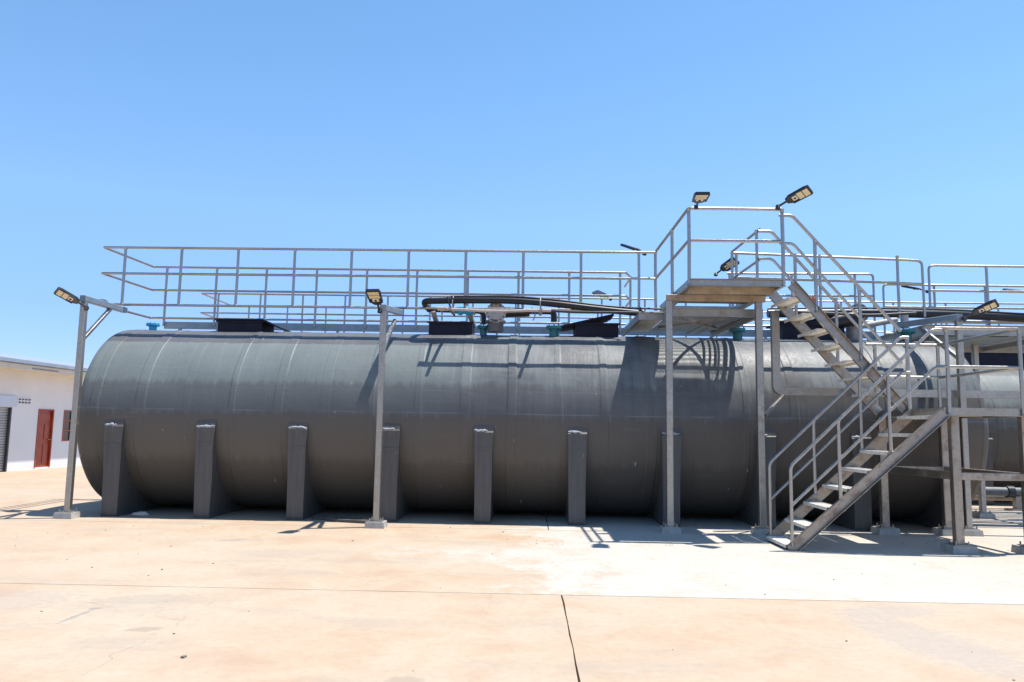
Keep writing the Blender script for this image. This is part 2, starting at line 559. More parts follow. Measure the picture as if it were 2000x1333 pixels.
# ------------------------------------------------------------------ ground
g = MB()
g.b2(-900, 900, -300, 1500, -0.6, -0.06)
structure(g.build('ground', DIRT))
GAP = 0.012
xs = [-34, -23.5, -12.2, 0.35, 13.0, 25.5, 38]
ys = [-9, -2.0, 2.6, 7.65, 12.36, 17.2, 23.5, 31, 40]
for i in range(len(xs) - 1):
    for j in range(len(ys) - 1):
        if i == 3 and j == 3:
            continue
        x0, x1, y0, y1 = xs[i] + GAP / 2, xs[i + 2 if (i == 2 and j == 3) else i + 1] - GAP / 2, ys[j] + GAP / 2, ys[j + 1] - GAP / 2
        m = MB()
        # slab with slightly ragged arrises: outline walked in short steps
        pts = []
        def walk(a, b):
            n = max(2, int((Vector(b) - Vector(a)).length / 0.35))
            for k in range(n):
                u = k / n
                p = Vector(a).lerp(Vector(b), u)
                e = mnoise.noise((p.x * 3.1, p.y * 3.1, i * 7.3 + j)) * 0.010
                e2 = mnoise.noise((p.y * 2.7, p.x * 3.7, i * 3.3 + j + 40)) * 0.006
                pts.append((p.x + e, p.y + e2))
        walk((x0, y0), (x1, y0)); walk((x1, y0), (x1, y1)); walk((x1, y1), (x0, y1)); walk((x0, y1), (x0, y0))
        m.prism(pts, 'Z', -0.055, 0.0)
        structure(m.build('concrete_slab', GROUND, tri=True))

# ------------------------------------------------------------------ tanks
R, YC, ZC = 1.65, 14.65, 1.70
XA, XB, HD = -7.64, 7.60, 0.30
def shell_mesh(name):
    prof = []
    KN = 0.09                                   # knuckle radius, then a shallow dished cap
    head = []
    for k in range(14):
        rr = (R - KN) * k / 13
        head.append((HD * (1 - (rr / (R - KN)) ** 2) + KN, max(rr, .003)))
    for k in range(1, 7):
        a = PI / 2 * k / 6
        head.append((KN * math.cos(a), R - KN + KN * math.sin(a)))
    for d, rr in head:
        prof.append((XA - d, rr - .006))
    x = XA + .02
    while x <= XB - .02:
        prof.append((x, None))
        d = (x - SEAM0) / SEAMD
        d = abs(d - math.floor(d + .5)) * SEAMD
        x += .008 if d < .125 else .045
    for d, rr in head[::-1]:
        prof.append((XB + d, rr - .006))
    SEG = 128
    vs, fs = [], []
    for x, r in prof:
        for k in range(SEG):
            a = 2 * PI * k / SEG
            rr = r
            if r is None:
                u = (x - SEAM0) / SEAMD
                idx = math.floor(u + 0.5)
                d = (x - SEAM0 - idx * SEAMD)
                wv = 0.02 * mnoise.noise((idx * 5.1, math.sin(a) * 1.5, math.cos(a) * 1.5))
                d += wv
                hoop = max(0.0, min(1.0, (0.074 + 0.018 * math.sin(idx * 1.7) - abs(d)) / 0.016))
                hoop = hoop * hoop * (3 - 2 * hoop)
                rr = R + hoop * (0.0065 + 0.004 * math.sin(idx * 2.3)) + 0.009 * mnoise.noise((x * 1.1, 3.2 * math.sin(a), 3.2 * math.cos(a)))
            vs.append((x, -math.cos(a) * rr, math.sin(a) * rr))
    n = len(prof)
    for i in range(n - 1):
        for k in range(SEG):
            fs.append((i * SEG + k, i * SEG + (k + 1) % SEG, (i + 1) * SEG + (k + 1) % SEG, (i + 1) * SEG + k))
    fs.append(tuple(range(SEG)))
    fs.append(tuple(range((n - 1) * SEG, n * SEG)))
    b = MB().add(vs, fs, True)
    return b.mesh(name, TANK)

def saddle_mesh(seed):
    r2 = random.Random(seed)
    y0, ztop = -1.64, -0.17
    rim = [(y0 + 0.0, -ZC), (y0 - 0.012, -ZC + 0.05), (y0 - 0.018, -1.0), (y0 - 0.045, -0.55), (y0 - 0.06, ztop - 0.02), (y0 - 0.035, ztop)]
    a0 = math.asin(0.02 / R)
    arc = []
    for k in range(0, 27):
        a = PI + 0.012 + (PI - 0.024) * k / 26
        arc.append((math.cos(a) * (R - 0.012), math.sin(a) * (R - 0.012)))
    prof = rim + arc + [(-y, z) for y, z in rim[::-1]]
    def wd(z):
        t = (z + ZC) / ZC
        return 0.135 + 0.03 * t ** 1.6 + (0.012 if z < -1.74 else 0)
    n = len(prof)
    vs = [(-wd(z), y, z) for y, z in prof] + [(wd(z), y, z) for y, z in prof]
    fs = [(i, (i + 1) % n, n + (i + 1) % n, n + i) for i in range(n)] + [tuple(range(n))[::-1], tuple(range(n, 2 * n))]
    vs = [(x + r2.uniform(-.007, .007), y + (r2.uniform(-.006, .006) if z > -1.6 else 0), z + (r2.uniform(-.006, .006) if z > -1.6 else 0)) for x, y, z in vs]
    b = MB().add(vs, fs)
    # lap band near the top of the front face
    zb = -0.46 - 0.05 * r2.random()
    b.b2(-0.152, 0.152, y0 - 0.056, y0 - 0.03, zb - 0.03, zb + 0.03)
    return b.mesh('saddle', SADDLE, tri=True)

def bead_mesh(seed):
    r2 = random.Random(seed)
    pts, rr = [], []
    full = r2.random() < 0.5
    x0, x1 = -0.155, (0.155 if full else r2.uniform(0.02, 0.1))
    n = 9
    for k in range(n):
        u = k / (n - 1)
        pts.append((x0 + (x1 - x0) * u, -1.675 + r2.uniform(-.006, .006), -0.165 + r2.uniform(-.012, .012)))
        rr.append(max(0.006, 0.026 * math.sin(PI * min(1, max(0.05, u))) ** 0.4 * r2.uniform(.6, 1.15)))
    return MB().tube(pts, rr, 8).mesh('sealant_bead', SEAL)

SH = shell_mesh('shell')
SAD = [saddle_mesh(s) for s in range(1, 11)]
def child(name, me, parent, loc=(0, 0, 0)):
    o = bpy.data.objects.new(name, me)
    COL.objects.link(o)
    o.parent = parent
    o.location = loc
    return o
def nozzle(b_z, x, y, parent, mat, h=0.2, r=0.075, up=True):
    """flanged stub on the tank top; coordinates relative to the tank axis"""
    z0 = math.sqrt(max(0, R * R - y * y)) - 0.03
    o = child('nozzle', MB().lathe((0, 0, 0), [(r, 0), (r, h * .55), (r * 1.15, h * .62), (r * 1.15, h)], seg=20).mesh('nozzle', mat), parent, (x, y, z0))
    f = MB().lathe((0, 0, 0), [(r * 1.85, h * .74), (r * 1.85, h * .86)], seg=20)
    f.lathe((0, 0, 0), [(r * 1.7, h * .87), (r * 1.7, h * .97)], seg=20)
    for k in range(8):
        a = 2 * PI * k / 8
        f.lathe((r * 1.5 * math.cos(a), r * 1.5 * math.sin(a), 0), [(0.011, h * .66), (0.011, h * 1.08)], seg=6)
    child('flange', f.mesh('flange', mat), o)
    return o
def hatch(x0, x1, y0, y1, z0, z1, parent, lid):
    o = MB()
    t = 0.03
    o.b2(x0, x1, y0, y0 + t, z0, z1).b2(x0, x1, y1 - t, y1, z0, z1)
    o.b2(x0, x0 + t, y0 + t, y1 - t, z0, z1).b2(x1 - t, x1, y0 + t, y1 - t, z0, z1)
    o.b2(x0 - .03, x1 + .03, y0 - .03, y0, z1 - .035, z1 - .002)
    h = child('hatch', o.mesh('hatch', HATCH), parent)
    l = MB()
    cx, cy = (x0 + x1) / 2, (y0 + y1) / 2
    lw, ld = (x1 - x0) + 0.14, (y1 - y0) + 0.14
    if lid == 'shut':
        l.b2(x0 - .07, x1 + .07, y0 - .07, y1 + .07, z1, z1 + .03)
    elif lid == 'slid':       # loose sheet lid, its right end drooping past the box
        l.prism([(x0 - .05, z1 + .002), (x1 + .03, z1 + .002), (x1 + .36, z1 - .15), (x1 + .37, z1 - .125), (x1 + .03, z1 + .03), (x0 - .05, z1 + .03)], 'Y', y0 - .07, y1 + .07)
    elif lid == 'tilt':       # lid lifted at its right end
        M = Matrix.Rotation(math.radians(-13.5), 3, 'Y')
        l.box((x0 + .22, cy - .02, z1 + .045), (1.02, ld * .8, .035), M)
        l.box((x0 + .22, cy - .02, z1 + .02), (0.9, ld * .7, .03), M)
    child('hatch_lid', l.mesh('hatch_lid', HATCH), h)

def make_tank(label, cx, cy, sad_n=10):
    t = thing('storage_tank', label, 'tank', (cx, cy, ZC), 'large grey storage tanks')
    child('shell', SH, t)
    for i in range(sad_n):
        s = child('saddle', SAD[i % 10], t, (-7.02 + 1.57 * i, 0, 0))
        child('sealant_bead', bead_mesh(30 + i), s)
    return t
t1 = make_tank('long dark grey cylindrical tank in front, lying on ten saddle feet', 0, YC)
def tz(y):
    return 0
hz = 1.62
hatch(-5.90, -5.06, -.34, .36, hz - .05, 1.825, t1, 'slid')
hatch(-1.88, -1.07, -.42, .30, hz - .05, 1.85, t1, 'tilt0')
hatch(0.86, 1.66, -.42, .30, hz - .05, 1.86, t1, 'tilt')
hatch(4.72, 5.86, -.36, .36, hz - .05, 1.91, t1, 'shut')
nozzle(0, -7.25, -.12, t1, BLUE, .16, .07)
nozzle(0, -0.86, -.30, t1, TEAL, .20, .062)
nozzle(0, 0.46, -.36, t1, TEAL, .22, .085)
nozzle(0, 3.88, -.36, t1, TEAL, .22, .085)
nozzle(0, 7.0, -.34, t1, TEAL, .24, .09)
t2 = make_tank('long dark grey tank directly behind the front tank, mostly hidden by it', 0, YC + 5.15)
t3 = make_tank('dark grey tank at the right edge, further back than the front tank', 17.6, YC + 5.15, 9)
hatch(-6.45, -4.95, -.55, .5, 1.50, 1.97, t3, 'shut')
nozzle(0, -7.3, -.2, t3, TEAL, .2, .08)

# ------------------------------------------------------------------ access walkways over the tanks
RR, RP = 0.0235, 0.026
ZT, ZM, ZB = 4.885, 4.385, 3.785
def post(parent, x, y, z0, z1, r=RP, mat=STEEL):
    e = rnd.uniform(-.006, .006)
    h = z1 - z0
    MB().tube([(x, y, z0), (x, y, z0 + .012), (x, y, z0 + .022), (x, y, z0 + .034), (x + e, y, z0 + h * .5), (x + e * .4, y, z1 - .045), (x + e * .4, y, z1 - .034), (x, y, z1 - .026), (x, y, z1)], [r * 1.3, r * 1.28, r, r, r, r, r, r * 1.18, r * 1.2], 10).build('post', mat, parent)
def rail(parent, name, pts, r=RR, bend=0.0, mat=STEEL):
    MB().tube(pts, r, 10, bend).build(name, mat, parent)

wk = thing('walkway_railing', 'double steel handrail over the front tank, left of the stair platform', 'railing', (-2.9, 15.1, ZB), 'handrails along the tank tops')
yn, yb = 14.0, 16.0
RX = yn / 14.2
rail(wk, 'top_rail', [(2.02, yb, ZT), (-8.05, yb, ZT), (-8.02, yn, ZT - .045), (2.31, yn, ZT - .025)], bend=.03)
rail(wk, 'mid_rail', [(2.02, yb, ZM), (-8.05, yb, ZM), (-8.02, yn, ZM - .04), (2.31, yn, ZM - .02)], bend=.03)
rail(wk, 'toe_rail', [(2.02, yb, ZB), (-8.05, yb, ZB), (-8.02, yn, ZB - .03), (2.03, yn, ZB - .02)], bend=.03)
for k in range(10):
    post(wk, (-7.71 + 1.083 * k) * RX, yn, ZB - .03, ZT - .04)
for k in range(10):
    post(wk, -7.755 + 1.073 * k, yb, 3.62, ZT)
rail(wk, 'top_rail', [(2.02, yb, ZT), (2.2, 16.5, ZT), (2.2, 17.6, ZT)])
rail(wk, 'mid_rail', [(2.02, yb, ZM), (2.2, 16.5, ZM), (2.2, 17.6, ZM)])
post(wk, 2.2, 16.6, 3.7, ZT)
MB().chan((-7.75, yb + .0, 3.635), (7.2, yb + .0, 3.635), .06, .15, .008, 1).build('channel_beam', GALV, wk)
b = MB()
for k in range(14):
    x = -7.4 + k * 1.12
    b.b2(x - .02, x + .02, yb - .05, yb + .05, 3.40, 3.558)
    b.b2(x - .06, x + .06, yb - .07, yb + .09, 3.375, 3.40)
b.build('bracket', GALV, wk)

wr = thing('walkway_railing', 'steel handrail over the front tank behind the upper stair flight', 'railing', (5.5, 15.1, ZB), 'handrails along the tank tops')
for (nm, z, ztail) in (('top_rail', ZT + .03, 4.80), ('mid_rail', ZM + .06, 4.36)):
    rail(wr, nm, [(3.80, 14.2, z), (7.0, 14.2, ztail + .02)] + ([(7.29, 14.2, ztail), (7.30, 14.2, 3.75)] if nm == 'top_rail' else [(7.29, 14.2, ztail)]), bend=.09)
    rail(wr, nm, [(4.15, yb, z - .02), (7.0, yb, z)] + ([(7.19, yb, z), (7.19, yb, 3.6)] if nm == 'top_rail' else [(7.19, yb, z)]), bend=.09)
for x in (3.86, 5.40, 6.84):
    post(wr, x, 14.2, 3.72, ZT + .01)
for x in (4.20, 5.50, 6.81):
    post(wr, x, yb, 3.62, ZT)
rail(wr, 'toe_rail', [(4.15, yb, ZB), (7.19, yb, ZB)])

w3 = thing('walkway_railing', 'steel handrail at the far right, running on past the frame edge', 'railing', (9.6, 16, ZB), 'handrails along the tank tops')
for y, x0 in ((14.95, 7.80), (16.95, 7.83)):
    rail(w3, 'top_rail', [(x0, y, 3.6), (x0, y, ZT), (16, y, ZT - .02)], bend=.1)
    rail(w3, 'mid_rail', [(x0, y, ZM), (16, y, ZM - .02)])
    rail(w3, 'toe_rail', [(x0, y, ZB), (16, y, ZB)])
    for k in range(7):
        post(w3, x0 + 1.115 * (k + 1), y, 3.6, ZT)

wf = thing('walkway_railing', 'fainter steel handrail on the second tank, seen behind the front railing', 'railing', (-2.6, 20.2, ZB), 'handrails along the tank tops')
yf, yg = 19.3, 21.25
for nm, z in (('top_rail', ZT), ('mid_rail', ZM), ('toe_rail', ZB)):
    rail(wf, nm, [(3.2, yg, z), (-8.42, yg, z), (-8.42, yf, z), (3.22, yf, z)], bend=.03, r=.022)
for k in range(11):
    post(wf, -7.98 + 1.09 * k, yf, 3.55, ZT, .024)
    post(wf, -7.90 + 1.09 * k, yg, 3.55, ZT, .024)
MB().chan((-7.9, yg, 3.6), (3.2, yg, 3.6), .06, .14, .008, 1).build('channel_beam', GALV, wf)

wg = thing('walkway_railing', 'thin far steel handrail over the second tank, behind the stairs', 'railing', (6, 20.2, ZB), 'handrails along the tank tops')
rail(wg, 'top_rail', [(3.6, 20.4, ZT - .02), (3.9, 19.3, ZT), (16.5, 19.3, ZT)], .022, .05)
rail(wg, 'mid_rail', [(3.9, 19.3, ZM), (16.5, 19.3, ZM)], .022)
rail(wg, 'top_rail', [(5.2, 21.25, ZT), (16.5, 21.25, ZT)], .022, .05)
rail(wg, 'mid_rail', [(5.2, 21.25, ZM), (16.5, 21.25, ZM)], .022)
for k in range(10):
    post(wg, 3.95 + 1.3 * k, 19.3, 3.4, ZT, .024)
    post(wg, 5.2 + 1.3 * (k * .95), 21.25, 3.4, ZT, .024)

# ------------------------------------------------------------------ cantilever poles
def pad(parent, x, y, s=.31, h=.095):
    o = MB()
    a, bb = s / 2, s / 2 - .012
    vs = [(x - a, y - a, 0.0), (x + a, y - a, 0.0), (x + a, y + a, 0.0), (x - a, y + a, 0.0),
          (x - bb, y - bb, h), (x + bb, y - bb, h), (x + bb, y + bb, h), (x - bb, y + bb, h)]
    o.add(vs, [(0, 1, 5, 4), (1, 2, 6, 5), (2, 3, 7, 6), (3, 0, 4, 7), (4, 5, 6, 7), (3, 2, 1, 0)])
    p = o.build('footing', PAD, parent)
    q = MB().b2(x - .115, x + .115, y - .115, y + .115, h, h + .012)
    for dx in (-.085, .085):
        for dy in (-.085, .085):
            q.lathe((x + dx, y + dy, h), [(.012, 0), (.012, .055)], seg=6)
    q.build('base_plate', STEELW, p)
def cant_pole(label, x, y, ztop, yend, zend, xend=None, brace=True, lam=0):
    xend = x if xend is None else xend
    p = thing('support_pole', label, 'pole', (x, y, 0), 'poles propping the walkways')
    pad(p, x, y)
    MB().bar((x, y, .10), (x, y, ztop), .094, .094, (0, 1, 0)).build('pole_shaft', STEELW, p)
    MB().bar((x, y - .06, ztop + .051), (xend, yend, zend + .051), .10, .10).build('cantilever_arm', GALV, p)
    if brace:
        u = .62
        MB().bar((x, y + .055, ztop - .62), (x + (xend - x) * u, y + (yend - y) * u, ztop + .0), .06, .06).build('brace', STEEL, p)
    return p
p1 = cant_pole('square steel pole at the far left end of the tank with angled brace', -7.55, 12.72, 3.60, 14.03, 3.60)
p2 = cant_pole('square steel pole in front of the tank, standing alone left of centre', -2.37, 12.30, 3.44, 14.03, 3.62)
p3 = cant_pole('square steel pole behind the landing at the right end of the tank', 7.10, 12.75, 3.48, 14.25, 3.55, 6.85)
far = thing('support_pole', 'short-footed steel pole beyond the right end of the front tank', 'pole', (8.87, 15.4, 0), 'poles propping the walkways')
pad(far, 8.87, 15.4)
MB().bar((8.87, 15.4, .1), (8.87, 15.4, 3.38), .1, .1, (0, 1, 0)).build('pole_shaft', STEELW, far)

# ------------------------------------------------------------------ upper platform with its posts
pl = thing('stair_platform', 'top stair platform with railings and two tall square posts', 'platform', (3.2, 13, 0))
for x, y, zt in ((2.26, 12.38, 3.68), (3.71, 12.40, 3.68)):
    pad(pl, x, y, .30, .09)
    MB().bar((x, y, .09), (x, y, zt), .105, .105, (0, 1, 0)).build('pole_shaft', STEELW, pl)
PX0, PX1, PY0, PY1, PZ = 2.425, 3.875, 11.62, 14.2, 3.90
MB().chan((PX0, PY0, PZ - .055), (PX1, PY0, PZ - .055), .05, .11, .008, -1).build('edge_channel', STEELW, pl)
MB().chan((PX0, PY0 + .003, PZ - .055), (PX0, PY1, PZ - .055), .05, .11, .008, -1).build('edge_channel', STEELW, pl)
MB().chan((PX1, PY0 + .003, PZ - .055), (PX1, PY1, PZ - .055), .05, .11, .008, 1).build('edge_channel', STEELW, pl)
MB().chan((PX0, PY1, PZ - .055), (PX1, PY1, PZ - .055), .05, .11, .008, 1).build('edge_channel', STEELW, pl)
MB().bar((PX0 + .055, 11.95, PZ - .115), (PX1 - .055, 11.95, PZ - .115), .07, .11).build('cross_beam', BOUNCE_BROWN, pl)
MB().bar((PX0 - .20, 12.39, PZ - .165), (PX1 - .06, 12.39, PZ - .165), .09, .105).build('cross_beam', BOUNCE_BROWN, pl)
MB().bar((PX0 + .09, 12.45, PZ - .10), (PX0 + .09, 14.1, PZ - .10), .06, .08).build('cross_beam', STEELW, pl)
MB().bar((PX1 - .15, 12.45, PZ - .10), (PX1 - .15, 14.1, PZ - .10), .06, .08).build('cross_beam', STEELW, pl)
MB().b2(PX0 + .055, PX1 - .055, PY0 + .055, 13.27, PZ - .02, PZ - .012).build('deck_plate', TREAD, pl)
MB().bar((PX0 + .06, 13.28, PZ - .06), (PX1 - .06, 13.28, PZ - .06), .05, .08).build('cross_beam', STEELW, pl)

def expanded(x0, x1, y0, y1, z, parent, lwd=.095, swd=.078, s=.0055):
    """diamond expanded metal sheet: zigzag strands"""
    m = MB()
    n = int((x1 - x0) / (lwd / 2))
    rows = int((y1 - y0) / (swd / 2))
    for r in range(rows):
        if r % 2:
            continue
        yb_ = y0 + (r + 1) * swd / 2
        for par in (0, 1):
            vs = []
            for k in range(n + 1):
                off = (swd / 2) * (1 if (k + par) % 2 else -1) * 0.5
                x, y = x0 + k * lwd / 2, yb_ + off
                vs += [(x, y - s, z - s * .8), (x, y + s, z - s * .8), (x, y + s, z + s * .8), (x, y - s, z + s * .8)]
            fs = []
            for k in range(n):
                a, b2 = k * 4, k * 4 + 4
                for e in range(4):
                    f = (e + 1) % 4
                    fs.append((a + e, a + f, b2 + f, b2 + e))
            m.add(vs, fs)
    return stuff(m.build('expanded_mesh', STEELW, parent))

for nm, z in (('top_rail', 5.008), ('mid_rail', 4.50)):
    rail(pl, nm, [(2.35, 14.2, z - .09), (2.435, PY0, z), (3.85, PY0, z)], .025, .06)
for x, y, zt in ((2.435, PY0, 5.008), (2.35, 14.2, 4.925), (2.39, 12.75, 4.97)):
    post(pl, x, y, PZ - .1, zt, .028)
post(pl, 3.865, PY0, PZ - .1, 5.008, .03)
for nm, z in (('top_rail', 4.96), ('mid_rail', 4.45)):
    rail(pl, nm, [(3.78, 14.2, z - .02), (3.83, 12.64, z)], .023)
post(pl, 3.78, 12.66, PZ - .1, 4.95)
post(pl, 3.78, 14.2, PZ - .1, 4.93)

# lower deck beneath it
dk = thing('pipe_deck', 'low mesh deck under the top platform, level with the tank crown', 'platform', (3, 14, 3.5))
DZ = 3.60
MB().chan((2.30, 12.66, DZ - .065), (3.86, 12.66, DZ - .065), .05, .13, .008, -1).build('edge_channel', STEELW, dk)
MB().chan((2.30, 12.67, DZ - .065), (2.30, 13.15, DZ - .065), .05, .13, .008, -1).build('edge_channel', STEELW, dk)
MB().chan((2.295, 13.15, DZ - .065), (1.88, 13.15, DZ - .065), .05, .13, .008, 1).build('edge_channel', STEELW, dk)
MB().chan((1.88, 13.16, DZ - .065), (1.88, 15.6, DZ - .065), .05, .13, .008, -1).build('edge_channel', STEELW, dk)
MB().chan((3.84, 12.67, DZ - .065), (3.70, 15.6, DZ - .065), .05, .13, .008, 1).build('edge_channel', STEELW, dk)
MB().b2(1.9, 2.42, 13.16, 15.6, DZ - .012, DZ - .004).build('deck_plate', TREAD, dk)
expanded(2.43, 3.74, 13.24, 15.5, DZ - .012, dk)
MB().b2(2.43, 3.80, 12.70, 13.22, DZ - .012, DZ - .004).build('deck_plate', TREAD, dk)
MB().bar((2.45, 14.45, DZ - .07), (3.42, 13.24, DZ - .07), .055, .055).build('cross_brace', STEELW, dk)
MB().bar((3.55, 14.45, DZ - .078), (2.62, 13.24, DZ - .078), .055, .055).build('cross_brace', STEELW, dk)
MB().bar((3.28, 13.4, DZ - .05), (3.2, 15.5, DZ - .05), .04, .05).build('joist', STEELW, dk)
MB().bar((3.48, 13.4, DZ - .05), (3.4, 15.5, DZ - .05), .04, .05).build('joist', STEELW, dk)

# ------------------------------------------------------------------ lower landing
ld = thing('stair_landing', 'half-way stair landing on steel legs with braced base', 'landing', (6.4, 12, 0))
LX0, LX1, LY0, LY1, LZ = 5.74, 6.97, 10.78, 12.88, 1.97
MB().chan((LX0, LY0, LZ - .055), (LX1, LY0, LZ - .055), .05, .11, .008, 1).build('edge_channel', STEELW, ld)
MB().chan((LX0, LY0 + .003, LZ - .055), (LX0, LY1, LZ - .055), .05, .11, .008, -1).build('edge_channel', STEELW, ld)
MB().chan((LX1, LY0 + .003, LZ - .055), (LX1, LY1, LZ - .055), .05, .11, .008, 1).build('edge_channel', STEELW, ld)
MB().chan((LX0, LY1, LZ - .055), (LX1, LY1, LZ - .055), .05, .11, .008, 1).build('edge_channel', STEELW, ld)
MB().b2(LX0 + .01, LX1 - .01, LY0 + .01, LY1 - .01, LZ - .014, LZ - .004).build('deck_plate', TREAD, ld)
MB().bar((LX0 + .05, 11.9, LZ - .06), (LX1 - .05, 11.9, LZ - .06), .05, .08).build('joist', STEELW, ld)
LEGS = [(5.93, 10.90), (6.90, 10.90), (5.77, 12.74), (6.76, 12.74)]
for x, y in LEGS:
    pad(ld, x, y, .34, .10)
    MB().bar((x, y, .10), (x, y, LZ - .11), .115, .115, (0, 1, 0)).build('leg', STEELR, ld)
zb_ = 1.03
for a, c in ((0, 1), (2, 3), (0, 2), (1, 3)):
    pa, pc = Vector((*LEGS[a], zb_)), Vector((*LEGS[c], zb_))
    d = (pc - pa).normalized() * .056
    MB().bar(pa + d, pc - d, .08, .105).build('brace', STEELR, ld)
for nm, z in (('top_rail', 3.075), ('mid_rail', 2.535)):
    rail(ld, nm, [(5.66, 10.76, z), (6.82, 10.76, z), (6.80, 12.86, z), (5.62, 12.86, z)], .024, .05)
for x, y in ((5.81, 10.76), (6.82, 10.76), (6.80, 12.86), (5.76, 12.86)):
    post(ld, x, y, LZ - .1, 3.06, .027)
post(ld, 5.73, 11.70, LZ - .1, 3.075, .03)

# ------------------------------------------------------------------ stair flights
def flight(label, x0, z0, x1, z1, ya, yb2, treads, name='stair_flight'):
    t = thing(name, label, 'stairs', (x0, (ya + yb2) / 2, 0), 'steel stair flights')
    for y, fl in ((ya, 1), (yb2, -1)):
        s = 1 if x1 > x0 else -1
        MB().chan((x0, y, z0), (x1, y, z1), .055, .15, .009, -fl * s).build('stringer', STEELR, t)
    for (x, z) in treads:
        m = MB()
        m.b2(x - .14, x + .125, ya + .012, yb2 - .012, z - .008, z)
        m.b2(x - .14, x - .132, ya + .012, yb2 - .012, z - .045, z - .008)
        m.b2(x + .117, x + .125, ya + .012, yb2 - .012, z - .045, z - .008)
        # raised chequer ribs
        for k in range(7):
            m.b2(x - .10 + k * .033 - .004, x - .10 + k * .033 + .004, ya + .03, yb2 - .03, z, z + .003)
        m.build('tread', TREAD, t)
    return t
LYA, LYB = 10.76, 11.66
lo = flight('lower stair flight rising to the right from the yard', 3.58, -.0, 5.74, 1.90, LYA, LYB,
            [(3.665 + .283 * k, .075 + .2545 * k) for k in range(8)])
for y in (LYA - .012, LYB + .012):
    rail(lo, 'top_rail', [(3.61, y, .06), (3.61, y, 1.13), (5.62, y, 3.05), (5.74, y, 3.05)], .025, .07)
    rail(lo, 'mid_rail', [(3.615, y, .60), (5.63, y, 2.52), (5.74, y, 2.52)], .022, .04)
    for x in (4.28, 4.985):
        z = 1.13 + (x - 3.61) * .955
        post(lo, x, y, z - 1.10, z, .025)
UYA, UYB = 11.75, 12.62
def ux(z):
    return 5.70 - (z - 1.97) * .883
up_ = flight('upper stair flight rising to the left towards the top platform', ux(1.98), 1.93, ux(3.87), 3.86, UYA, UYB,
             [(ux(3.90 - .24 * k) - .09, 3.90 - .24 * k) for k in range(1, 8)])
for y, e in ((UYA - .012, 0), (UYB + .012, 1)):
    zt = 4.945 if e == 0 else 4.925
    zm = 4.50 if e == 0 else 4.455
    rail(up_, 'top_rail', [(3.86 - .06 * e, y, zt), (4.06 - .04 * e, y, zt), (5.66 - .05 * e, y, 3.15 - .06 * e)], .025, .06)
    rail(up_, 'mid_rail', [(3.86 - .06 * e, y, zm), (4.06 - .04 * e, y, zm), (5.66 - .05 * e, y, 2.66)], .022, .06)
    for x in (4.40, 5.055):
        z = zt - (x - 4.06) * 1.122
        post(up_, x, y, z - 1.14, z, .027)

# ------------------------------------------------------------------ cable tray with a rounded corner
tr = thing('cable_tray', 'grey channel tray that drops beside the platform and turns right', 'cable tray', (4.1, 12.985, 2.2))
ty = 12.86
def tray_path(off):
    r = .16
    pts = [(4.07 + off, 3.62)]
    cx, cz, rad = 4.07 + r, 2.205 + r, r - off
    for k in range(7):
        a = PI + PI / 2 * k / 6
        pts.append((cx + rad * math.cos(a), cz + rad * math.sin(a)))
    pts.append((9.2, 2.205 + off))
    return pts
o1, o2 = tray_path(0), tray_path(.125)
m = MB()
n = len(o1)
vs = []
for (x, z) in o1: vs.append((x, ty, z))
for (x, z) in o2: vs.append((x, ty, z))
for (x, z) in o1: vs.append((x, ty + .10, z))
for (x, z) in o2: vs.append((x, ty + .10, z))
fs = []
for k in range(n - 1):
    fs += [(k, k + 1, n + k + 1, n + k), (k, k + 1, 2 * n + k + 1, 2 * n + k), (n + k, n + k + 1, 3 * n + k + 1, 3 * n + k)]
m.add(vs, fs)
tro = m.build('tray_body', STEELW, tr)
md = tro.modifiers.new('thick', 'SOLIDIFY')
md.thickness = .006
MB().add([(4.185, ty - .004, 3.42), (4.07, ty - .004, 3.52), (4.07, ty + .10, 3.52), (4.185, ty + .10, 3.42), (4.185, ty - .004, 3.428), (4.07, ty - .004, 3.528), (4.07, ty + .10, 3.528), (4.185, ty + .10, 3.428)],
         [(0, 1, 2, 3), (4, 5, 6, 7), (0, 1, 5, 4), (1, 2, 6, 5), (2, 3, 7, 6), (3, 0, 4, 7)]).build('end_cap', STEEL, tr)
MB().bar((3.79, 12.43, 1.86), (4.22, 12.84, 2.19), .05, .05).build('brace', STEEL, tr)

# ------------------------------------------------------------------ cross deck on the right
cd = thing('pipe_deck', 'wide slatted deck at the right edge, above the far pole', 'platform', (9.5, 14.5, 3.5))
MB().chan((7.25, 14.15, 3.50), (15, 14.15, 3.50), .06, .19, .01, -1).build('edge_channel', STEELW, cd)
MB().chan((7.25, 14.16, 3.50), (7.25, 17.0, 3.50), .06, .19, .01, -1).build('edge_channel', STEELW, cd)
MB().chan((7.25, 17.0, 3.50), (15, 17.0, 3.50), .06, .19, .01, 1).build('edge_channel', STEELW, cd)
for k in range(11):
    y = 14.34 + k * .245
    MB().b2(7.32, 15, y - .07, y + .07, 3.56, 3.585).build('slat', STEELW, cd)
for x in (7.9, 8.87, 10.0, 11.2, 12.4):
    MB().bar((x, 14.2, 3.47), (x, 16.95, 3.47), .07, .11).build('cross_beam', STEELW, cd)
MB().b2(7.4, 9.0, 14.3, 15.6, 3.395, 3.405).build('soffit_plate', GALV, cd)
MB().bar((10.2, 15.4, 3.40), (10.95, 15.4, 2.55), .09, .09).build('brace', STEEL, cd)
rp = thing('support_pole', 'steel pole with white brace under the slatted deck at right edge', 'pole', (10.95, 15.4, 0), 'poles propping the walkways')
pad(rp, 10.95, 15.4)
MB().bar((10.95, 15.4, .1), (10.95, 15.4, 3.40), .1, .1, (0, 1, 0)).build('pole_shaft', STEELW, rp)

